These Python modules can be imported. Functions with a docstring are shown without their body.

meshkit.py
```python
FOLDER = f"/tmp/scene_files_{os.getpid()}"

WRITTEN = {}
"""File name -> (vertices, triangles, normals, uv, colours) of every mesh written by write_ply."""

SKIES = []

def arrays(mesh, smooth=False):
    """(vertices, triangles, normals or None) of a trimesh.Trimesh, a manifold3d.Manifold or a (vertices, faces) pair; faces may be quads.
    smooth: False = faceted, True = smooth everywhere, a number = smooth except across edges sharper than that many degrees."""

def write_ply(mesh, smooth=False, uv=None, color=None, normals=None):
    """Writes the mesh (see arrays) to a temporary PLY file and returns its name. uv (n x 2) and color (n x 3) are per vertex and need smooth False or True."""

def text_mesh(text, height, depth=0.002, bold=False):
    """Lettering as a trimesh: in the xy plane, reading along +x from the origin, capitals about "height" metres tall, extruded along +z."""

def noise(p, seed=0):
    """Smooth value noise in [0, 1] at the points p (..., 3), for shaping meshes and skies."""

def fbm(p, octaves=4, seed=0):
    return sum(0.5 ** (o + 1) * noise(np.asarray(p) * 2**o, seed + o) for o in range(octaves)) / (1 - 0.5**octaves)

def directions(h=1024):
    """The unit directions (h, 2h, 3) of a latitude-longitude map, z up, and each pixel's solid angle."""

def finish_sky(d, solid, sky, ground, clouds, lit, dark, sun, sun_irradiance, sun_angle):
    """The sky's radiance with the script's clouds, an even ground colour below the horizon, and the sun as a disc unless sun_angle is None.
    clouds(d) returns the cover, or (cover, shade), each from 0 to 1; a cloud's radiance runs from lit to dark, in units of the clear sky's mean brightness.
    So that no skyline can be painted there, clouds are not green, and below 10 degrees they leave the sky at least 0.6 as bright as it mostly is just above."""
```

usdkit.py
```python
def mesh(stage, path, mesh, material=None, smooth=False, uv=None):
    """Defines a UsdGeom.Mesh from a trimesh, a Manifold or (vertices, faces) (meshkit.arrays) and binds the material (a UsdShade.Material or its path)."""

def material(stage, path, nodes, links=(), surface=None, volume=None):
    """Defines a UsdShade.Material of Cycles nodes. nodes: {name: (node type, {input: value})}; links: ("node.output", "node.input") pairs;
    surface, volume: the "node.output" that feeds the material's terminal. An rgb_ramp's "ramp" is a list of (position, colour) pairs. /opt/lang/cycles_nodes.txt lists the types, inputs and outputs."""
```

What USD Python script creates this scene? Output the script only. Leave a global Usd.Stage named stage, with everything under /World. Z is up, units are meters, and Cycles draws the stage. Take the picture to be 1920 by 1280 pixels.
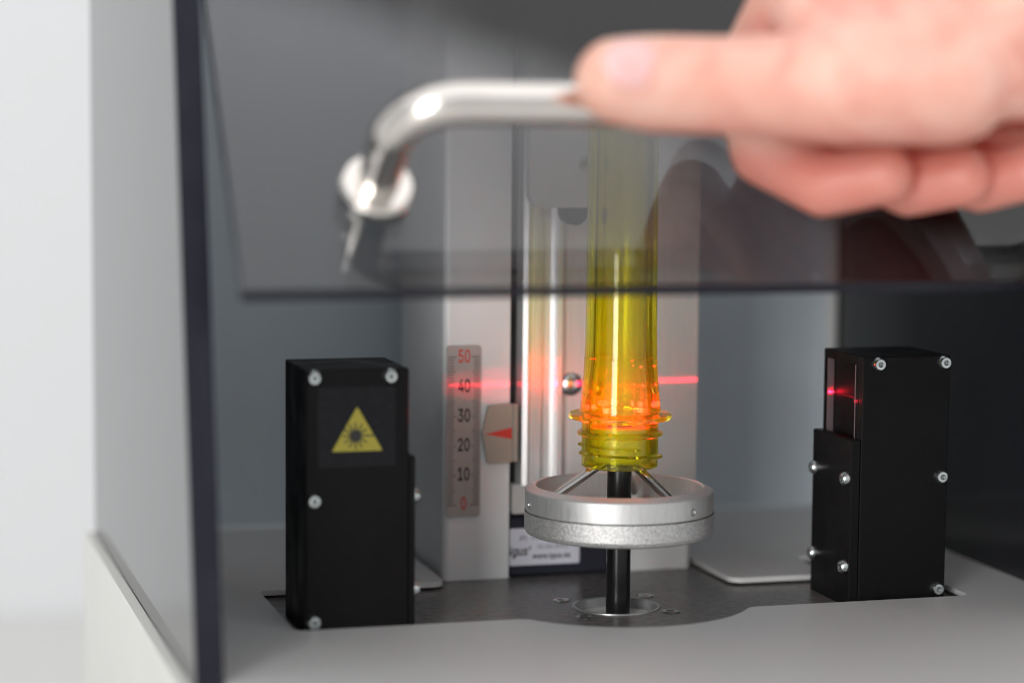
import math, random
import numpy as np, trimesh, manifold3d as m3
import usdkit, meshkit
from shapely.geometry import Polygon, Point, box as sbox
from shapely.ops import unary_union
from pxr import Usd, UsdGeom, UsdLux, UsdShade, Gf, Sdf

random.seed(3); rng = np.random.default_rng(3)
stage = Usd.Stage.CreateInMemory()
UsdGeom.SetStageUpAxis(stage, "Z"); UsdGeom.SetStageMetersPerUnit(stage, 1.0)
W = UsdGeom.Xform.Define(stage, "/World"); UsdGeom.Scope.Define(stage, "/World/Looks")
MM = 0.001

# ------------------------------------------------------------------ camera
PITCH, YAW, ROLL = [math.radians(a) for a in (5.5, 16.1, 0.47)]
fw = np.array([math.sin(YAW) * math.cos(PITCH), math.cos(YAW) * math.cos(PITCH), -math.sin(PITCH)])
rt = np.cross(fw, [0, 0, 1]); rt /= np.linalg.norm(rt); upv = np.cross(rt, fw)
rr = math.cos(ROLL) * rt + math.sin(ROLL) * upv; uu = -math.sin(ROLL) * rt + math.cos(ROLL) * upv
CAM = np.array([-246.8, -729.3, 161.0]) * MM
cam = UsdGeom.Camera.Define(stage, "/World/camera")
m = Gf.Matrix4d(1.0)
for i, v in enumerate((rr, uu, -fw, CAM)):
    m.SetRow(i, Gf.Vec4d(*map(float, v), 1.0 if i == 3 else 0.0))
cam.AddTransformOp().Set(m)
cam.CreateHorizontalApertureAttr(36.0); cam.CreateVerticalApertureAttr(24.0)
cam.CreateFocalLengthAttr(83.625)
cam.CreateFStopAttr(3.7); cam.CreateFocusDistanceAttr(0.778)
cam.CreateExposureAttr(0.44)
cam.CreateClippingRangeAttr((0.05, 100.0))

# ------------------------------------------------------------------ materials
LOOKS = {}
def mat(name, nodes, links=(), surface="p.BSDF"):
    LOOKS[name] = usdkit.material(stage, "/World/Looks/" + name, nodes, links, surface=surface); return LOOKS[name]

def plain(name, col, rough=0.5, metal=0.0, vary=0.06, scale=60, bump=0.0, bscale=900, spec=0.5, stretch=None, coat=0.0):
    """one principled surface with slight procedural variation of tone, gloss and fine relief"""
    c = np.array(col, float)
    nodes = {"g": ("geometry", {}),
             "map": ("mapping", {"scale": stretch or (1, 1, 1)}),
             "n": ("noise_texture", {"scale": scale, "detail": 4}),
             "r": ("rgb_ramp", {"ramp": [(0.3, tuple(c * (1 - vary))), (0.7, tuple(np.minimum(c * (1 + vary), 1)))]}),
             "rr": ("map_range", {"from_min": 0.3, "from_max": 0.7, "to_min": rough * 0.85, "to_max": min(1, rough * 1.15)}),
             "p": ("principled_bsdf", {"metallic": metal, "specular_ior_level": spec, "coat_weight": coat})}
    links = [("g.position", "map.vector"), ("map.vector", "n.vector"), ("n.fac", "r.fac"), ("n.fac", "rr.value"),
             ("r.color", "p.base_color"), ("rr.result", "p.roughness")]
    if bump:
        nodes["bn"] = ("noise_texture", {"scale": bscale, "detail": 3})
        nodes["b"] = ("bump", {"strength": bump, "distance": 0.0002})
        links += [("map.vector", "bn.vector"), ("bn.fac", "b.height"), ("b.normal", "p.normal")]
    return mat(name, nodes, links)

plain("white_wall", (0.65, 0.653, 0.665), 0.7, vary=0.015, scale=3)
plain("table_white", (0.60, 0.60, 0.58), 0.45, vary=0.02, scale=8)
plain("cream_paint", (0.66, 0.66, 0.63), 0.42, vary=0.02, scale=40, bump=0.12, bscale=2500)
plain("grey_paint", (0.49, 0.495, 0.495), 0.40, vary=0.07, scale=1400, bump=0.45, bscale=3500)
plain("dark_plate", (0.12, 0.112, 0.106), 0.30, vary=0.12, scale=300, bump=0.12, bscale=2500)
plain("bluegrey_paint", (0.64, 0.72, 0.775), 0.42, vary=0.03, scale=25, bump=0.15, bscale=2500)
plain("pillar_paint", (0.76, 0.77, 0.77), 0.34, vary=0.03, scale=30, bump=0.12, bscale=2000)
plain("edge_paint", (0.68, 0.68, 0.68), 0.4, vary=0.03)
def black(name, col, rough, spec):
    """black finish with handling smears in the gloss and pale dust specks"""
    mat(name, {"g": ("geometry", {}), "n": ("noise_texture", {"scale": 45, "detail": 6, "distortion": 1.2}), "rr": ("map_range", {"from_min": 0.35, "from_max": 0.7, "to_min": rough * 0.8, "to_max": rough * 1.25}),
               "d": ("noise_texture", {"scale": 2600, "detail": 1}), "dm": ("map_range", {"from_min": 0.74, "from_max": 0.84, "to_min": 0.0, "to_max": 0.5, "clamp": True}),
               "m": ("mix_color", {"a": col, "b": (0.12, 0.11, 0.11)}), "b": ("bump", {"strength": 0.15, "distance": 0.0002}),
               "p": ("principled_bsdf", {"specular_ior_level": spec})},
        [("g.position", "n.vector"), ("g.position", "d.vector"), ("n.fac", "rr.value"), ("rr.result", "p.roughness"), ("d.fac", "dm.value"), ("dm.result", "m.fac"), ("m.result", "p.base_color"), ("d.fac", "b.height"), ("b.normal", "p.normal")])
black("black_anodised", (0.0035, 0.0033, 0.0040), 0.48, 0.14)
black("black_cover", (0.0040, 0.0036, 0.0042), 0.42, 0.14)
plain("black_rod", (0.009, 0.009, 0.010), 0.22, vary=0.1, spec=0.55)
plain("deep_black", (0.004, 0.004, 0.004), 0.6)
plain("label_film", (0.003, 0.003, 0.005), 0.22, vary=0.5, scale=500, bump=0.3, bscale=2500, spec=0.26)
plain("warning_yellow", (0.27, 0.23, 0.022), 0.5, vary=0.06, scale=400)
plain("print_black", (0.010, 0.009, 0.009), 0.6)
plain("print_grey", (0.10, 0.095, 0.09), 0.6)
plain("print_red", (0.62, 0.045, 0.03), 0.5)
plain("scale_strip", (0.42, 0.385, 0.365), 0.5, vary=0.05, scale=200)
plain("pointer_plastic", (0.36, 0.32, 0.27), 0.45, vary=0.05)
plain("zinc_screw", (0.62, 0.66, 0.66), 0.24, metal=1.0, vary=0.1, scale=700)
plain("screw_socket", (0.22, 0.23, 0.23), 0.45, metal=0.8)
plain("chrome_ball", (0.72, 0.70, 0.69), 0.24, metal=1.0, vary=0.05)
plain("steel_pin", (0.62, 0.60, 0.57), 0.16, metal=1.0, vary=0.05)
plain("steel_handle", (0.74, 0.70, 0.66), 0.19, metal=1.0, vary=0.04)
plain("anodised_ring", (0.66, 0.66, 0.655), 0.46, metal=0.75, vary=0.07, scale=1500, bump=0.14, bscale=2200, stretch=(1, 1, 0.12))
plain("anodised_inner", (0.60, 0.575, 0.55), 0.42, metal=1.0, vary=0.06, scale=500)
plain("etched_ring", (0.62, 0.615, 0.61), 0.46, metal=0.75, vary=0.34, scale=2600, bump=1.0, bscale=2300, stretch=(1, 1, 0.5))
plain("rail_aluminium", (0.86, 0.86, 0.86), 0.26, metal=0.5, vary=0.06, scale=900, bump=0.1, bscale=2500, stretch=(1, 1, 0.03))
plain("brushed_aluminium", (0.70, 0.69, 0.675), 0.40, metal=0.45, vary=0.05, scale=900, bump=0.15, bscale=2500, stretch=(1, 1, 0.03))
plain("carriage_grey", (0.52, 0.52, 0.51), 0.45, vary=0.04)
plain("motor_navy", (0.016, 0.017, 0.030), 0.4, vary=0.15)
plain("label_paper", (0.66, 0.66, 0.74), 0.5, vary=0.03)
plain("bushing_grey", (0.42, 0.43, 0.43), 0.3, metal=0.7)
plain("smoked_acrylic", (0.006, 0.006, 0.008), 0.045, vary=0.1, spec=0.5)
plain("acrylic_edge", (0.010, 0.010, 0.018), 0.25, vary=0.2, spec=0.35)
plain("plug_plastic", (0.55, 0.55, 0.53), 0.5, vary=0.04)
plain("frame_edge", (0.22, 0.17, 0.18), 0.35, metal=0.5)
plain("nail", (0.74, 0.44, 0.43), 0.25, vary=0.05, scale=150)

def pane_glass(name, t):
    mat(name, {"f": ("fresnel", {"IOR": 1.49}), "t": ("transparent_bsdf", {"color": t}),
               "g": ("geometry", {}), "n": ("noise_texture", {"scale": 14, "detail": 5, "distortion": 1.5}), "r": ("map_range", {"from_min": 0.4, "from_max": 0.75, "to_min": 0.02, "to_max": 0.07}),
               "gl": ("glossy_bsdf", {"color": (1, 1, 1)}), "x": ("mix_closure", {})},
        [("g.position", "n.vector"), ("n.fac", "r.value"), ("r.result", "gl.roughness"), ("f.fac", "x.fac"), ("t.BSDF", "x.closure1"), ("gl.BSDF", "x.closure2")], surface="x.closure")
pane_glass("smoked_glass", (0.47, 0.47, 0.485))
pane_glass("clear_glass", (0.97, 0.97, 0.97))
mat("yellow_pet", {"p": ("principled_bsdf", {"base_color": (0.975, 0.945, 0.08), "roughness": 0.02, "ior": 1.5, "transmission_weight": 1.0}),
                   "d": ("diffuse_bsdf", {"color": (0.95, 0.80, 0.04)}), "tr": ("translucent_bsdf", {"color": (0.95, 0.80, 0.04)}),
                   "dm": ("mix_closure", {"fac": 0.5}), "x": ("mix_closure", {"fac": 0.055}), "tb": ("transparent_bsdf", {"color": (0.99, 0.96, 0.28)}), "y": ("mix_closure", {"fac": 0.15})},
    [("d.BSDF", "dm.closure1"), ("tr.BSDF", "dm.closure2"), ("p.BSDF", "x.closure1"), ("dm.closure", "x.closure2"), ("x.closure", "y.closure1"), ("tb.BSDF", "y.closure2")], surface="y.closure")
mat("skin", {"g": ("geometry", {}), "n": ("noise_texture", {"scale": 70, "detail": 5, "distortion": 0.6}), "n2": ("noise_texture", {"scale": 600, "detail": 5}),
             "r": ("rgb_ramp", {"ramp": [(0.25, (0.62, 0.27, 0.22)), (0.45, (0.70, 0.355, 0.285)), (0.6, (0.73, 0.41, 0.335)), (0.78, (0.78, 0.50, 0.425))]}),
             "sx": ("separate_xyz", {}), "pad": ("map_range", {"from_min": 0.160, "from_max": 0.147, "to_min": 0.0, "to_max": 0.8, "clamp": True}),
             "m": ("mix_color", {"b": (0.64, 0.19, 0.15)}), "b": ("bump", {"strength": 0.5, "distance": 0.0006}),
             "p": ("principled_bsdf", {"roughness": 0.45, "subsurface_weight": 0.45, "subsurface_scale": 0.006, "subsurface_radius": (1.0, 0.35, 0.2)})},
    [("g.position", "n.vector"), ("g.position", "n2.vector"), ("g.position", "sx.vector"), ("sx.z", "pad.value"), ("pad.result", "m.fac"), ("n.fac", "r.fac"), ("r.color", "m.a"), ("m.result", "p.base_color"), ("n2.fac", "b.height"), ("b.normal", "p.normal")])

# ------------------------------------------------------------------ lights: a bright white room
dome = UsdLux.DomeLight.Define(stage, "/World/room_light")
bg = usdkit.material(stage, "/World/Looks/room_ambient", {"b": ("background_shader", {"color": (0.96, 0.98, 1.0), "strength": 0.45})}, surface="b.background")
UsdShade.MaterialBindingAPI.Apply(dome.GetPrim()).Bind(bg)

def rect_light(name, loc, target, w, h, power, col=(1, 1, 1)):
    L = UsdLux.RectLight.Define(stage, "/World/" + name)
    z = np.array(loc, float) - np.array(target, float); z /= np.linalg.norm(z)
    x = np.cross([0, 0, 1.0], z); x = x / np.linalg.norm(x) if np.linalg.norm(x) > 1e-6 else np.array([1.0, 0, 0]); y = np.cross(z, x)
    mm = Gf.Matrix4d(1.0)
    for i, v in enumerate((x, y, z, loc)):
        mm.SetRow(i, Gf.Vec4d(*map(float, v), 1.0 if i == 3 else 0.0))
    L.AddTransformOp().Set(mm)
    L.CreateWidthAttr(w); L.CreateHeightAttr(h); L.CreateIntensityAttr(power); L.CreateColorAttr(Gf.Vec3f(*col))
    return L
rect_light("ceiling_lamp", (0, -0.9, 2.3), (0, -0.9, 0), 6.0, 4.6, 0.66, (1.0, 0.99, 0.975))
rect_light("window_light", (-1.35, -1.75, 0.38), (0, 0, 0.38), 0.6, 1.5, 10.0, (1.0, 0.99, 0.97))

# ------------------------------------------------------------------ builders (all lengths in millimetres)
def cat(*ms): return trimesh.util.concatenate([x for x in ms])
def cbox(x0, x1, y0, y1, z0, z1, c=0.4):
    """a box with chamfered edges"""
    c = min(c, (x1 - x0) / 2.2, (y1 - y0) / 2.2, (z1 - z0) / 2.2); pts = []
    for x, sx in ((x0, 1), (x1, -1)):
        for y, sy in ((y0, 1), (y1, -1)):
            for z, sz in ((z0, 1), (z1, -1)):
                pts += [(x, y + sy * c, z + sz * c), (x + sx * c, y, z + sz * c), (x + sx * c, y + sy * c, z)]
    return trimesh.convex.convex_hull(np.array(pts))
def mf(t): return m3.Manifold(m3.Mesh(np.asarray(t.vertices, np.float32), np.asarray(t.faces, np.uint32)))
def tm(mn):
    q = mn.to_mesh(); return trimesh.Trimesh(q.vert_properties[:, :3], q.tri_verts, process=False)
def extrude(poly, h): return trimesh.creation.extrude_polygon(poly, h, engine="earcut")
def flat(poly, z0, z1): t = extrude(poly, z1 - z0); t.apply_translation((0, 0, z0)); return t
FRONT = np.array([[1, 0, 0, 0], [0, 0, -1, 0], [0, 1, 0, 0], [0, 0, 0, 1.0]])
def front(poly, yback, depth):
    """a polygon drawn in x-z, extruded towards the viewer (-y) from the plane y = yback"""
    t = extrude(poly, depth); t.apply_transform(FRONT); t.apply_translation((0, yback, 0)); return t
def front_text(s, x, z, y, height, depth=0.06, bold=False, squeeze=1.0, centre=True, shear=0.0):
    t = meshkit.text_mesh(s, height, depth, bold)
    b = t.bounds; t.apply_translation((-(b[0, 0] + b[1, 0]) / 2 if centre else -b[0, 0], -height / 2, 0))
    k = np.eye(4); k[0, 0] = squeeze; k[0, 1] = shear; t.apply_transform(k)
    t.apply_transform(FRONT); t.apply_translation((x, y, z)); return t
def revolve(profile, n=96): return trimesh.creation.revolve(np.array(profile, float), sections=n)
def tube_between(a, b, r, n=24): return trimesh.creation.cylinder(r, segment=[a, b], sections=n)
def rounded(x0, x1, z0, z1, r): return sbox(x0 + r, z0 + r, x1 - r, z1 - r).buffer(r, quad_segs=6)

USED = {}
def numbered(parent, name):
    k = (parent, name); n = USED.get(k, 0); USED[k] = n + 1
    return name if n == 0 else f"{name}_{n:03d}"
ORIGIN = {}
def thing(name, label, category, at=(0, 0, 0), group=None):
    p = "/World/" + numbered("/World", name)
    x = UsdGeom.Xform.Define(stage, p); x.AddTranslateOp().Set(Gf.Vec3d(*[float(a) * MM for a in at])); ORIGIN[p] = np.array(at, float)
    q = x.GetPrim(); q.SetCustomDataByKey("label", label); q.SetCustomDataByKey("category", category)
    if group: q.SetCustomDataByKey("group", group)
    return p
def part(parent, name, mesh, material, smooth=30, label=None, kind=None):
    p = parent + "/" + numbered(parent, name)
    ORIGIN[p] = ORIGIN[parent]
    v, f, n = meshkit.arrays(mesh, False)
    t = trimesh.Trimesh((v - ORIGIN[parent]) * MM, f, process=False)
    if smooth: t.merge_vertices()
    g = usdkit.mesh(stage, p, t, LOOKS[material], smooth=smooth)
    if label: g.GetPrim().SetCustomDataByKey("label", label)
    if kind: g.GetPrim().SetCustomDataByKey("kind", kind)
    return p
def setting(name, mesh, material):
    v, f, n = meshkit.arrays(mesh, False)
    g = usdkit.mesh(stage, "/World/" + name, trimesh.Trimesh(v * MM, f, process=False), LOOKS[material], smooth=False)
    g.GetPrim().SetCustomDataByKey("kind", "structure")

def screw(parent, at, axis, r=2.3, h=1.7, name="screw"):
    """button-head socket screw: domed head, hexagon recess. axis: the way the head looks"""
    prof = [(0, 0.45 * h), (0.34 * r, 0.45 * h), (0.40 * r, h), (0.72 * r, h * 0.97), (0.9 * r, h * 0.72), (r, h * 0.3), (r, -0.3), (0, -0.3)]
    head = revolve(prof[::-1], 28)
    hexa = trimesh.creation.cylinder(0.33 * r, 0.25, sections=6); hexa.apply_translation((0, 0, 0.45 * h + 0.06))
    M = trimesh.geometry.align_vectors([0, 0, 1.0], axis); M[:3, 3] = at
    for t in (head, hexa): t.apply_transform(M)
    p = part(parent, name, head, "zinc_screw", 40)
    part(p, "socket", hexa, "screw_socket", False)
    return p

# ------------------------------------------------------------------ the setting
setting("wall", cbox(-2600, 2400, 640, 700, -900, 2400, 1), "white_wall")
setting("table", cbox(-1800, 1500, -1500, 638, -160, -130, 2), "table_white")

# ------------------------------------------------------------------ the instrument's housing
H = thing("instrument_housing", "grey measuring enclosure with black smoked side panels on a cream base", "enclosure", (0, 40, -130))
outer = Polygon([(-155, -190), (155, -190), (155, 174), (-155, 174)]).buffer(-3).buffer(3, quad_segs=4)
base = mf(flat(outer, -130, -3)) + mf(cbox(-155, -151.05, -190, 174, -40, 1.2, 0.25)) + mf(cbox(151.6, 155, -190, 174, -40, 1.2, 1.2)) + mf(cbox(-154, 154, -190, -186, -40, 0, 1.2))
part(H, "base", tm(base), "cream_paint", 25)
def side(x0, x1):
    poly = Polygon([(-85, 0.3), (171, 0.3), (176, 330), (-18, 330)])      # y, z: the front edge leans back
    t = extrude(poly, x1 - x0); M = np.array([[0, 0, 1, x0], [1, 0, 0, 0], [0, 1, 0, 0], [0, 0, 0, 1.0]]); t.apply_transform(M); return t
for x0, x1, what in ((-151, -143, "left smoked acrylic panel, its polished front edge dark"), (146, 154, "right smoked acrylic panel, black from inside")):
    t = side(x0, x1); edge = np.abs(t.face_normals[:, 0]) < 0.5
    a = part(H, "side_panel", t.submesh([~edge], append=True), "smoked_acrylic", False, what)
    part(a, "polished_edge", t.submesh([edge], append=True), "acrylic_edge", False)
part(H, "back_wall", cbox(-143, 146, 161, 164, 2.6, 330, 0.3), "bluegrey_paint", False)
part(H, "corner_strip", cbox(141.5, 145.9, 155.5, 160.9, 2.6, 330, 1.2), "pillar_paint", 25)
part(H, "top_panel", cbox(-143, 146, 30, 164, 331, 335, 0.5), "clear_glass", False)

slot = sbox(-111.3, -23, 116.2, 22.5).union(sbox(-111.3, -22, -47.4, 40)).union(sbox(85.5, 0, 116.2, 55))
slot = slot.buffer(-2).buffer(2, quad_segs=5)
opening = unary_union([slot, Point(0, 0).buffer(44, quad_segs=40), sbox(-47.4, 0, 49.2, 150)])
opening = opening.buffer(5, quad_segs=8).buffer(-5, quad_segs=8).buffer(-3).buffer(3, quad_segs=6)
cover = sbox(-142.8, -185.5, 145.8, 160.8).difference(opening)
t = flat(cover, 0.9, 2.6)
n = t.face_normals; c = t.triangles_center
rim = (np.abs(n[:, 2]) < 0.5)
cp = part(H, "cover_plate", t.submesh([~rim], append=True), "grey_paint", False)
part(cp, "cut_edge", t.submesh([rim], append=True), "edge_paint", 30)
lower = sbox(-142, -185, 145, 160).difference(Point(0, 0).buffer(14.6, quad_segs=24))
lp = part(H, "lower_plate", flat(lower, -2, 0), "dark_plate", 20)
for sx, sy in ((-14.6, 13.2), (14.8, 13.2), (14.6, -12.6), (-14.7, -13.3)):
    # countersunk screws let into the plate
    ring = revolve([(0, 0.05), (1.2, 0.05), (1.5, 0.35), (2.3, 0.45), (2.9, 0.25), (3.1, 0.03), (0, 0.03)][::-1], 28); ring.apply_translation((sx, sy, 0))
    q = part(lp, "screw", ring, "zinc_screw", 40)
    hx = trimesh.creation.cylinder(1.15, 0.1, sections=6); hx.apply_translation((sx, sy, 0.12)); part(q, "socket", hx, "screw_socket", False)
part(H, "shaft_bushing", revolve([(4.6, -7), (13.0, -7), (13.3, 0.1), (13.6, 0.35), (14.5, 0.3), (14.6, 0.0), (14.6, -9), (4.6, -9), (4.6, -7)][::-1], 72), "bushing_grey", 30)

# ------------------------------------------------------------------ pillars, rail, carriage and drive at the back
def pillar(x0, x1, y0, roundx):
    p = sbox(x0, y0, x1, 118)
    r = 2.6
    rp = p.buffer(-r).buffer(r, quad_segs=8)
    p = rp.union(sbox((x0 + x1) / 2, y0, x1, 118) if roundx < 0 else sbox(x0, y0, (x0 + x1) / 2, 118))
    return flat(p, 0.15, 330)
P = thing("support_pillar", "pale grey painted pillar carrying the numbered scale, left of the rail", "pillar", (-33, 53, 0))
part(P, "pillar_body", pillar(-45.2, -21.6, 53, -1), "pillar_paint", 25)
P = thing("support_pillar", "pale grey pillar right of the yellow preform, under the aluminium plate's edge", "pillar", (34, 56, 0))
part(P, "pillar_body", pillar(22.0, 46.7, 55.5, 1), "pillar_paint", 25)

R = thing("guide_rail", "bright extruded aluminium guide rail between the scale pillar and the plate", "rail", (-11, 52, 33))
prof = Polygon([(-18, 50), (-16.3, 49.4), (-16, 51.3), (-11, 51.3), (-10.7, 53.6), (-7, 53.6), (-6.6, 50.2), (-5.6, 49.5), (-4.0, 49.5), (-3.4, 50.2), (-3.4, 62), (-18, 62)])
part(R, "rail_profile", flat(prof, 33, 330), "rail_aluminium", False)
part(R, "end_bracket", cbox(-20.5, -6, 52.5, 60, 22.5, 32.8, 0.5), "carriage_grey", False)
part(R, "backing_strip", cbox(-21.4, -18.1, 58, 62, 20.5, 330, 0.2), "deep_black", False)

A = thing("mounting_plate", "brushed aluminium plate with a ball headed screw behind the yellow preform", "plate", (22, 55, 22))
plate = sbox(-3.2, 22.0, 46.9, 330).difference(rounded(-30, 21.7, 0, 30, 2))
part(A, "plate_body", front(plate, 55.3, 2.6), "brushed_aluminium", False)
ball = trimesh.creation.icosphere(3, 4.1); ball.apply_scale((1, 0.55, 1)); ball.apply_translation((0.2, 52.2, 67.4))
b = part(A, "ball_head_screw", ball, "chrome_ball", True)
col = tube_between((0.2, 51.5, 67.4), (0.2, 53, 67.4), 3.2); part(b, "collar", col, "carriage_grey", 30)

M = thing("drive_motor", "dark navy motor block with a white printed label at the foot of the rail", "motor", (0, 60, 0))
part(M, "motor_body", cbox(-21.2, 21.5, 54.5, 96, 0.3, 21.5, 0.8), "motor_navy", False)
lb = part(M, "label", front(rounded(-26 + 5, 4.6, 4.2, 17.2, 0.6), 54.45, 0.12), "label_paper", False, "white printed paper label")
for s, x, z, h, bold, sq, ce in (("41028.33.10", -13, 13.9, 1.35, False, 1, False), ("21.02.2021", -10.8, 10.6, 1.35, False, 1.1, False), ("www.igus.de", -12.6, 7.3, 1.65, True, 1.0, False), ("(P)", -17.2, 13.8, 1.5, False, 1, False)):
    part(lb, "print", front_text(s, x, z, 54.3, h, 0.06, bold, sq, ce), "print_black", False)
part(lb, "logo", front_text("igus'", -25.6 + 4.9, 9.3, 54.3, 3.0, 0.06, True, 0.82, False, 0.15), "print_black", False)

K = thing("clamp_carriage", "grey sliding carriage block with rounded lower corners behind the smoked door", "carriage", (-3, 44, 129))
pl = rounded(-19.2, 13.2, 129, 200, 5).intersection(sbox(-30, 120, 30, 181))
part(K, "face_plate", front(pl, 44, 5.5), "carriage_grey", False)
screw(K, (0.2, 38.4, 143.8), (0, -1, 0), 2.6, 2.2)
part(K, "carriage_body", cbox(-14, 9, 44.1, 52.6, 131, 181, 0.5), "carriage_grey", False)
part(K, "clamp_knob", tube_between((-2.6, 40.2, 127.6), (-2.6, 46, 127.6), 4.6), "black_anodised", 30)
up = sbox(-21.5, 181.05, 13.5, 240).difference(sbox(-13, 184, 2.6, 236))
part(K, "upper_block", front(up, 46, 5), "carriage_grey", False)
part(K, "pocket_floor", cbox(-12.9, 2.5, 46.1, 49, 183, 237, 0.3), "carriage_grey", False)
screw(K, (-4.0, 45.9, 192.6), (0, -1, 0), 3.4, 2.4)

S = thing("measuring_scale", "narrow grey scale strip numbered 0 to 50 stuck on the left pillar", "scale", (-38, 53, 22))
part(S, "strip", front(rounded(-44.2, -32.2, 22.4, 81.7, 1.2), 52.98, 0.7), "scale_strip", 25)
ticks = []
for k in range(51):
    z = 26.6 + k * 1.0216; w = 2.9 if k % 10 == 0 else (2.55 if k % 5 == 0 else 2.1)
    for a0, a1 in ((-43.8, -43.8 + w), (-32.6 - w, -32.6)):
        b_ = trimesh.creation.box((a1 - a0, 0.06, 0.34)); b_.apply_translation(((a0 + a1) / 2, 52.26, z)); ticks.append(b_)
part(S, "graduation_marks", cat(*ticks), "print_grey", False, kind="stuff")
for k in range(6):
    part(S, "number", front_text(str(k * 10), -38.1, 27.2 + k * 10.15, 52.28, 4.3, 0.06, True, 0.60), "print_red" if k in (0, 5) else "print_black", False, ("red " if k in (0, 5) else "black ") + f"number {k * 10}")

T = thing("scale_pointer", "beige plastic pointer tag with a red arrow beside the scale", "pointer", (-26, 50, 51))
tag = Polygon([(-32.0, 51.2), (-30.0, 61.0), (-21.3, 61.5), (-21.3, 41.0), (-30.1, 40.8)]).buffer(-0.8).buffer(0.8, quad_segs=5)
part(T, "tag", front(tag, 51.6, 1.1), "pointer_plastic", 25)
part(T, "arrow", front(Polygon([(-31.0, 51.1), (-21.5, 53.2), (-21.5, 49.2)]), 50.48, 0.06), "print_red", False)
part(T, "pointer_arm", cbox(-21.25, -19.4, 49.6, 52.4, 41.2, 61.3, 0.3), "pointer_plastic", False)

# ------------------------------------------------------------------ the two laser housings
def laser_housing(x0, x1, yf, yb, sgn, label):
    """sgn: +1 when the window looks to +x, -1 when to -x"""
    ztop = 82.6
    L = thing("laser_housing", label, "laser housing", ((x0 + x1) / 2, (yf + yb) / 2, 0))
    body = mf(cbox(x0, x1, yf + 3.05, yb, -1.9, ztop, 0.3))
    body -= mf(trimesh.creation.box((x1 - x0 - 4.4, yb - yf - 3.05 - 6, 78), trimesh.transformations.translation_matrix(((x0 + x1) / 2, (yf + 3.05 + yb) / 2, 41))))
    xin = x1 if sgn > 0 else x0
    body -= mf(cbox(xin - 4, xin + 4, yf + 5.8, yb - 3.0, 50, 79.6, 0.2))
    part(L, "body", tm(body), "black_anodised", False)
    part(L, "front_cover", cbox(x0, x1, yf, yf + 3, -1.9, ztop, 0.35), "black_cover", False)
    xa, xb = (xin + 0.05, xin + 2.2) if sgn > 0 else (xin - 3.3, xin - 0.05)
    part(L, "side_cover", cbox(xa, xb, yf + 0.4, yb + 0.4, -1.9, 55.2, 0.3), "black_cover", False)
    xw = xin - sgn * 1.6
    # screws of the front cover
    for sx, sz in ((x0 + 2.5, 80.2), (x1 - 6.0 if sgn > 0 else x1 - 2.4, 80.3), (x0 + 2.5 if sgn > 0 else x1 - 2.6, 42.5), (x0 + 2.6 if sgn > 0 else x1 - 3.0, 5.0)):
        if sgn < 0 and sz > 80 and sx < x0 + 4: sx = x0 + 5.4
        screw(L, (sx, yf, sz), (0, -1, 0), 2.35, 2.1)
    for sy in (yf + 3.4, yb - 2.6):
        for sz in (42.4, 13.1):
            screw(L, (xb if sgn > 0 else xa, sy, sz), (sgn, 0, 0), 2.35, 2.1)
    return L
LL = laser_housing(-107.9, -75.6, -22.5, 11.0, 1, "black metal box with the yellow laser warning triangle, left of the preform")
lab = part(LL, "warning_label", front(rounded(-104.1, -79.9, 52.6, 77.0, 0.5), -22.5, 0.08), "label_film", False, "black film label with laser warning triangle")
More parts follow.
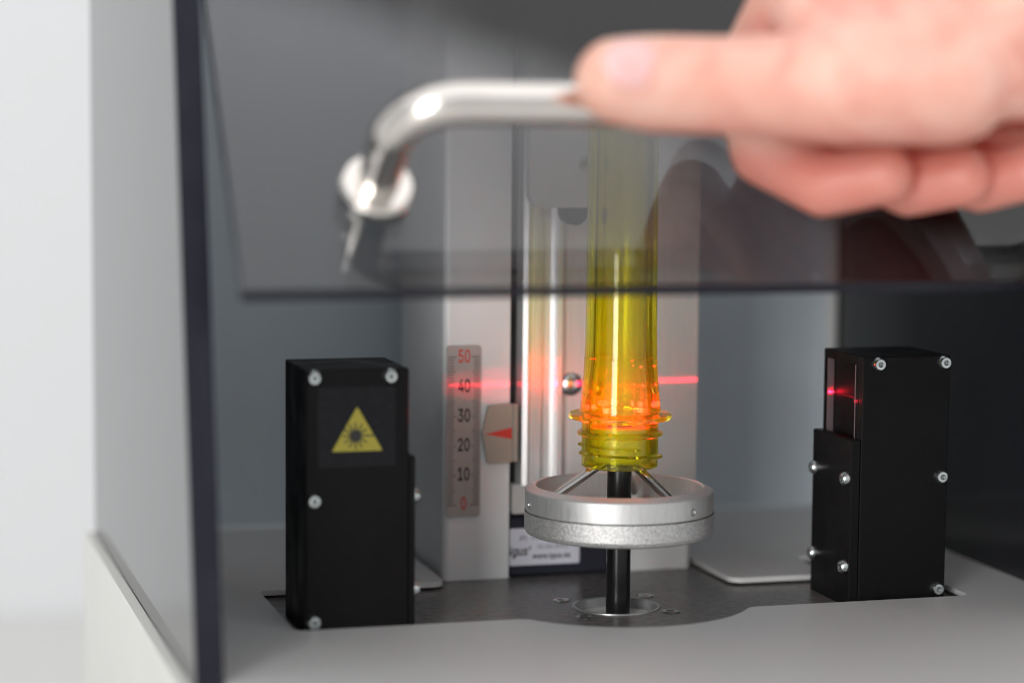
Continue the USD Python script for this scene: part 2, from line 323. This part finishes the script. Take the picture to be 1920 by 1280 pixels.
part(lab, "triangle", front(Polygon([(-91.9, 71.1), (-99.8, 57.4), (-83.9, 57.4)]).buffer(-0.25).buffer(0.25, quad_segs=3), -22.59, 0.05), "warning_yellow", False)
cx, cz = -92.4, 62.1; rays = [sbox(cx - 1.3, cz - 1.4, cx + 1.3, cz + 1.4)]
for k in range(24):
    a = k * math.pi / 12; ln = 4.1 if k % 2 == 0 else 2.2
    if k == 0: ln = 6.35
    d = np.array([math.cos(a), math.sin(a)]); q = np.array([-d[1], d[0]])
    w0, w1 = (0.3, 0.24) if k % 2 == 0 else (0.24, 0.08)
    o = np.array([cx, cz]); rays.append(Polygon([o + q * w0, o + d * ln + q * w1, o + d * ln - q * w1, o - q * w0]))
part(lab, "laser_symbol", front(unary_union(rays), -22.645, 0.04), "print_black", False)
LR = laser_housing(76.9, 108.1, -20.6, 11.0, -1, "plain black metal box with an open upper window, right of the preform")
# a red line laser in the left box: a tiny source behind a horizontal slit in a black plate
zl = 67.9; xs = -76.9
slitgap = 0.15
blades = [cbox(xs - 0.4, xs, 1.75, 9.0, zl - 3, zl + 3, 0.01), cbox(xs - 0.4, xs, -18, 9.0, zl + slitgap / 2, 79.6, 0.01), cbox(xs - 0.4, xs, -18, 9.0, 50, zl - slitgap / 2, 0.01)]
part(LL, "slit_plate", cat(*blades), "black_anodised", False)
blades = [cbox(79.4, 79.8, -17, 8.0, zl + slitgap / 2, 79.8, 0.01), cbox(79.4, 79.8, -17, 8.0, 48, zl - slitgap / 2, 0.01)]
part(LR, "slit_plate", cat(*blades), "black_anodised", False)
part(LR, "window_frame", cbox(76.95, 79.2, 7.55, 7.95, 49.6, 79.5, 0.05), "frame_edge", False)
part(LR, "window_frame", cbox(76.75, 76.95, -15.2, -14.7, 49.6, 79.5, 0.05), "frame_edge", False)
def laser_source(name, x, y, z, r, power):
    s = UsdLux.SphereLight.Define(stage, "/World/" + numbered("/World", name)); s.AddTranslateOp().Set(Gf.Vec3d(x * MM, y * MM, z * MM))
    s.CreateRadiusAttr(r * MM); s.CreateIntensityAttr(power); s.CreateNormalizeAttr(True); s.CreateColorAttr(Gf.Vec3f(1.0, 0.006, 0.03))
laser_source("laser_diode", -82.4, -6.5, zl, 0.03, 0.17)
laser_source("laser_diode", 85.0, -5.0, zl, 0.03, 0.12)
laser_source("laser_halo", -82.4, -6.5, zl, 0.7, 0.28)
# where the beam strikes the clear plastic it scatters as small red glints inside the wall's foot
for gx, gy, gz, gr, gp in ((-6.0, -6.2, 65.4, 0.9, 1.3e-3), (8.3, 1.2, 66.2, 1.0, 2.4e-3), (4.2, -7.6, 65.6, 0.9, 1.2e-3), (-8.0, 1.0, 65.8, 0.9, 1.2e-3), (0.6, 7.8, 66.2, 1.0, 1.4e-3), (8.4, -0.5, 73, 0.4, 2.5e-4), (7.9, 0.0, 79, 0.35, 1.2e-4), (77.9, 6.9, 68.2, 0.25, 2.0e-4), (76.5, -14.2, 67.4, 0.2, 1.0e-4)):
    laser_source("laser_glint", gx, gy, gz, gr, 0.8 * gp)

# ------------------------------------------------------------------ holder ring on its shaft
AX = 0.6
def rev(prof, n=128): t = revolve(prof, n); t.apply_translation((AX, 0, 0)); return t
G = thing("preform_holder", "matt aluminium ring on a black shaft with three steel pins under the preform", "holder", (AX, 0, 0))
part(G, "shaft", rev([(0, -8.5), (4.0, -8.5), (4.0, 60.5), (3.6, 61), (0, 61)][::1], 48), "black_rod", 30)
part(G, "shaft_collar", rev([(4.0, -6.9), (4.5, -6.9), (4.5, -5.9), (4.0, -5.9), (4.0, -6.9)], 48), "bushing_grey", 30)
part(G, "centering_plug", rev([(4.05, 48.6), (8.9, 48.6), (9.7, 49.4), (9.7, 59.4), (9.3, 60.0), (4.05, 60.0), (4.05, 48.6)], 64), "plug_plastic", 30)
part(G, "upper_ring", rev([(27.2, 32.5), (30.8, 32.35), (30.85, 32.45), (30.85, 38.7), (30.5, 39.1), (28.0, 40.25), (27.5, 40.25), (27.2, 39.9), (27.2, 32.5)], 160), "anodised_ring", 20)
part(G, "lower_ring", rev([(4.02, 31.0), (4.02, 26.0), (20.0, 24.4), (29.3, 24.4), (30.5, 25.0), (31.0, 26.2), (31.0, 31.9), (30.8, 30.8), (28.5, 32.4), (28.3, 32.4), (27.9, 31.0), (4.02, 31.0)], 160), "etched_ring", 20)
for k, a in enumerate((-59, -179, 61)):
    d = np.array([math.cos(math.radians(a)), math.sin(math.radians(a)), 0])
    o = np.array([AX, 0, 0])
    part(G, "steel_pin", tube_between(o + d * 27.3 + [0, 0, 34.0], o + d * 3.8 + [0, 0, 49.0], 1.45, 28), "steel_pin", 30)
    sc = o + d * 30.7 + [0, 0, 34.9]
    screwm = revolve([(0, -0.1), (0.75, -0.1), (0.9, 0.22), (1.15, 0.26), (1.3, -0.1), (1.3, -0.6), (0, -0.6)][::-1], 24)
    Mx = trimesh.geometry.align_vectors([0, 0, 1.0], d); Mx[:3, 3] = sc; screwm.apply_transform(Mx)
    part(G, "set_screw", screwm, "steel_pin", 30)

# ------------------------------------------------------------------ the yellow preform, upside down on the pins
def arc(cx, cz, r, a0, a1, n): return [(cx + r * math.cos(math.radians(a)), cz + r * math.sin(math.radians(a))) for a in np.linspace(a0, a1, n)]
outp = [(10.9, 46.4), (12.6, 46.4), (13.15, 46.9), (13.2, 61.3), (13.5, 61.8), (17.3, 62.2), (17.7, 62.6), (17.7, 63.5), (17.3, 63.9), (14.6, 64.1), (13.95, 64.5), (13.8, 66), (13.35, 70), (12.9, 75), (12.6, 80), (12.55, 82.1), (12.3, 82.2), (12.3, 82.5), (12.45, 82.6), (12.2, 95), (12.0, 158)]
outp += arc(0, 160, 12.0, 5, 90, 12)
inp = arc(0, 160, 8.6, 90, 0, 10) + [(8.6, 158), (8.75, 95), (8.9, 82), (9.6, 76), (10.5, 69), (10.8, 62), (10.9, 46.4)]
outp = [(r * 0.95, z) for r, z in outp]; inp = [(r * 0.95, z) for r, z in inp]
shape = revolve(outp + inp, 128)
body = mf(shape)
if body.volume() < 0: shape.invert(); body = mf(shape)
def thread(z0, a0, a1, r0=12.3, r1=14.0, pitch=2.7):
    N = 90; ang = np.linspace(a0, a1, N); rings = []
    for i, a in enumerate(ang):
        e = min(1, min(i, N - 1 - i) / 5 + 0.05); r_ = r0 + (r1 - r0) * e; z = z0 - pitch * (a - a0) / 360
        c_, s_ = math.cos(math.radians(a)), math.sin(math.radians(a))
        rings.append([(r0 * c_, r0 * s_, z - 0.95), (r_ * c_, r_ * s_, z - 0.3), (r_ * c_, r_ * s_, z + 0.3), (r0 * c_, r0 * s_, z + 0.95)])
    v = np.array(rings).reshape(-1, 3); f = []
    for i in range(N - 1):
        for j in range(4):
            k = (j + 1) % 4; f += [(4 * i + j, 4 * i + k, 4 * i + 4 + k), (4 * i + j, 4 * i + 4 + k, 4 * i + 4 + j)]
    e = 4 * (N - 1); f += [(0, 2, 1), (0, 3, 2), (e, e + 1, e + 2), (e, e + 2, e + 3)]
    t = trimesh.Trimesh(v, f, process=False)
    if t.volume < 0: t.invert()
    return mf(t)
body += mf(revolve([(12.0, 56.3), (13.3, 56.6), (14.05, 57.2), (14.05, 57.6), (13.3, 58.2), (12.0, 58.5), (12.0, 56.3)], 128))
body += thread(53.4, -160, -75) + thread(54.3, 0, 160) + thread(51.3, -200, 150)
pm = tm(body); pm.apply_translation((AX, 0, 0))
F = thing("bottle_preform", "transparent yellow green plastic bottle preform standing neck down on the ring", "bottle preform", (AX, 0, 46))
v_, f_, n_ = meshkit.arrays(pm, 35)
zc = v_[f_][:, :, 2].mean(1); rc = np.hypot(v_[f_][:, :, 0].mean(1) - AX, v_[f_][:, :, 1].mean(1))
inner = rc < 10.7
ringf = (zc > 61.6) & (zc < 64.3) & ~inner
sel = {"tube": (zc >= 64.3) | (inner & (zc > 61.6)), "support_ring": ringf, "threaded_neck": (zc <= 61.6)}
for nm, k in sel.items():
    p = F + "/" + numbered(F, nm); used, inv = np.unique(f_[k], return_inverse=True)
    g = usdkit.mesh(stage, p, trimesh.Trimesh((v_[used] - ORIGIN[F]) * MM, inv.reshape(-1, 3), process=False), LOOKS["yellow_pet"], smooth=False)
    g.CreateNormalsAttr([Gf.Vec3f(*map(float, q)) for q in n_[used]]); g.SetNormalsInterpolation("vertex")

# ------------------------------------------------------------------ the smoked door, swung up, with its handle
TILT = math.radians(38.3)
dn = np.array([0, -math.cos(TILT), math.sin(TILT)]); ds = np.array([0, math.sin(TILT), math.cos(TILT)]); d0 = np.array([0, -104.8, 113.3])
def on_door(x, s, h): return np.array([x, 0, 0]) + d0 + ds * s + dn * h
D = thing("smoked_door", "smoked see-through door swung up over the front with a bent steel handle", "door", (0, -104.8, 113.3))
slab = trimesh.creation.box((286, 230, 5)); slab.apply_translation((2, 115, -2.5))
Md = np.eye(4); Md[:3, 0] = (1, 0, 0); Md[:3, 1] = ds; Md[:3, 2] = dn; Md[:3, 3] = d0
slab.apply_transform(Md)
facing = np.abs(slab.face_normals @ dn) > 0.9
outw = slab.face_normals @ dn > 0.9
pn = part(D, "pane", slab.submesh([outw], append=True), "smoked_glass", False)
part(pn, "inner_face", slab.submesh([facing & ~outw], append=True), "clear_glass", False)
part(D, "pane_edge", slab.submesh([~facing], append=True), "acrylic_edge", False)
def sweep(points, r, n=28):
    p = np.array(points, float); t = np.gradient(p, axis=0); t /= np.linalg.norm(t, axis=1)[:, None]
    u = ds.copy(); V = []
    for q, tt in zip(p, t):
        a_ = u - tt * (u @ tt); a_ /= np.linalg.norm(a_); b_ = np.cross(tt, a_)
        V += [q + r * (math.cos(w) * a_ + math.sin(w) * b_) for w in np.arange(n) * 2 * math.pi / n]
    F_ = []
    for i in range(len(p) - 1):
        for j in range(n):
            k = (j + 1) % n; F_ += [(i * n + j, i * n + k, (i + 1) * n + k), (i * n + j, (i + 1) * n + k, (i + 1) * n + j)]
    return trimesh.Trimesh(V, F_, process=False)
XL, XR, HS, HH, BR = -100.3, 126.0, 33.0, 39.0, 17.0
pts = [on_door(XL, HS, h) for h in np.linspace(0.5, HH - BR, 8)]
pts += [on_door(XL + BR - BR * math.cos(a), HS, HH - BR + BR * math.sin(a)) for a in np.linspace(0.1, math.pi / 2, 16)]
pts += [on_door(x, HS, HH) for x in np.linspace(XL + BR + 4, XR - BR - 4, 24)]
pts += [on_door(XR - BR + BR * math.cos(a), HS, HH - BR + BR * math.sin(a)) for a in np.linspace(math.pi / 2, 0.1, 16)]
pts += [on_door(XR, HS, h) for h in np.linspace(HH - BR, 0.5, 8)]
hd = part(D, "handle", sweep(pts, 6.0), "steel_handle", True, "round bent steel handle")
for xx in (XL, XR):
    ro = revolve([(5.0, 0.1), (10.2, 0.1), (10.4, 0.6), (10.4, 2.6), (9.6, 3.6), (6.2, 3.9), (5.0, 3.9), (5.0, 0.1)], 48); Mr = Md.copy(); Mr[:3, 3] = on_door(xx, HS, 0); ro.apply_transform(Mr)
    part(hd, "rosette", ro, "steel_handle", 30)

# ------------------------------------------------------------------ the hand on the handle
def chain(js):
    out = m3.Manifold()
    for (a, ra), (b, rb) in zip(js[:-1], js[1:]):
        A_ = m3.Manifold.sphere(ra, 32).translate(a); B_ = m3.Manifold.sphere(rb, 32).translate(b)
        out += m3.Manifold.batch_hull([A_, B_])
    return out
def hull(js): return m3.Manifold.batch_hull([m3.Manifold.sphere(r, 32).translate(p) for p, r in js])
thumb = [((-45.5, -130, 169.5), 11.2), ((-36, -131, 168.8), 12.8), ((-19, -133, 168.5), 13.0), ((-4, -136, 168.5), 13.8), ((12, -140, 168.5), 15.5), ((42, -146, 173), 20)]
index = [((14, -112, 194), 13.0), ((8, -88, 172), 10.0), ((11, -94, 150), 9.4), ((22, -112, 141.5), 9.0), ((35, -123, 144.5), 8.2)]
middle = [((38, -112, 196), 13.0), ((33, -86, 172), 10.2), ((38, -94, 150), 9.4), ((48, -112, 141.5), 9.0), ((59, -123, 144), 8.2)]
ring_ = [((58, -114, 196), 12.5), ((53, -88, 172), 10.2), ((56, -96, 151), 9.6), ((69, -114, 142.5), 8.8), ((80, -126, 146), 8.0)]
little = [((80, -118, 194), 11.5), ((76, -94, 173), 9.0), ((79, -100, 155), 8.6), ((88, -116, 147), 8.2), ((98, -126, 153), 7.6)]
palm = hull([((14, -116, 196), 13), ((34, -116, 198), 14), ((60, -118, 198), 14), ((84, -122, 196), 12), ((42, -146, 178), 18), ((70, -150, 178), 18), ((96, -158, 216), 24), ((112, -150, 222), 22)])
web = hull([((14, -140, 170), 14.5), ((16, -116, 194), 12.5), ((42, -146, 175), 20)])
arm = hull([((98, -158, 216), 24), ((116, -150, 222), 22), ((190, -190, 268), 34)]) + hull([((190, -190, 268), 34), ((300, -250, 330), 40)])
hand = palm + web + arm
for c_ in (thumb, index, middle, ring_, little): hand += chain(c_)
hm = tm(hand.refine_to_length(3.0))
hm.merge_vertices()
trimesh.smoothing.filter_taubin(hm, lamb=0.5, nu=0.52, iterations=40)
HN = thing("person", "right hand of a person gripping the bent steel door handle, thumb along the bar", "person", (20, -115, 163))
part(HN, "hand", hm, "skin", True)
nail = trimesh.creation.icosphere(4, 1.0); nail.apply_scale((8.2, 2.2, 6.4)); 
nail.apply_transform(trimesh.transformations.rotation_matrix(math.radians(-16), (1, 0, 0)))
nail.apply_translation((-44.5, -140.2, 173.5))
part(HN, "thumbnail", nail, "nail", True)

stage.SetDefaultPrim(W.GetPrim())
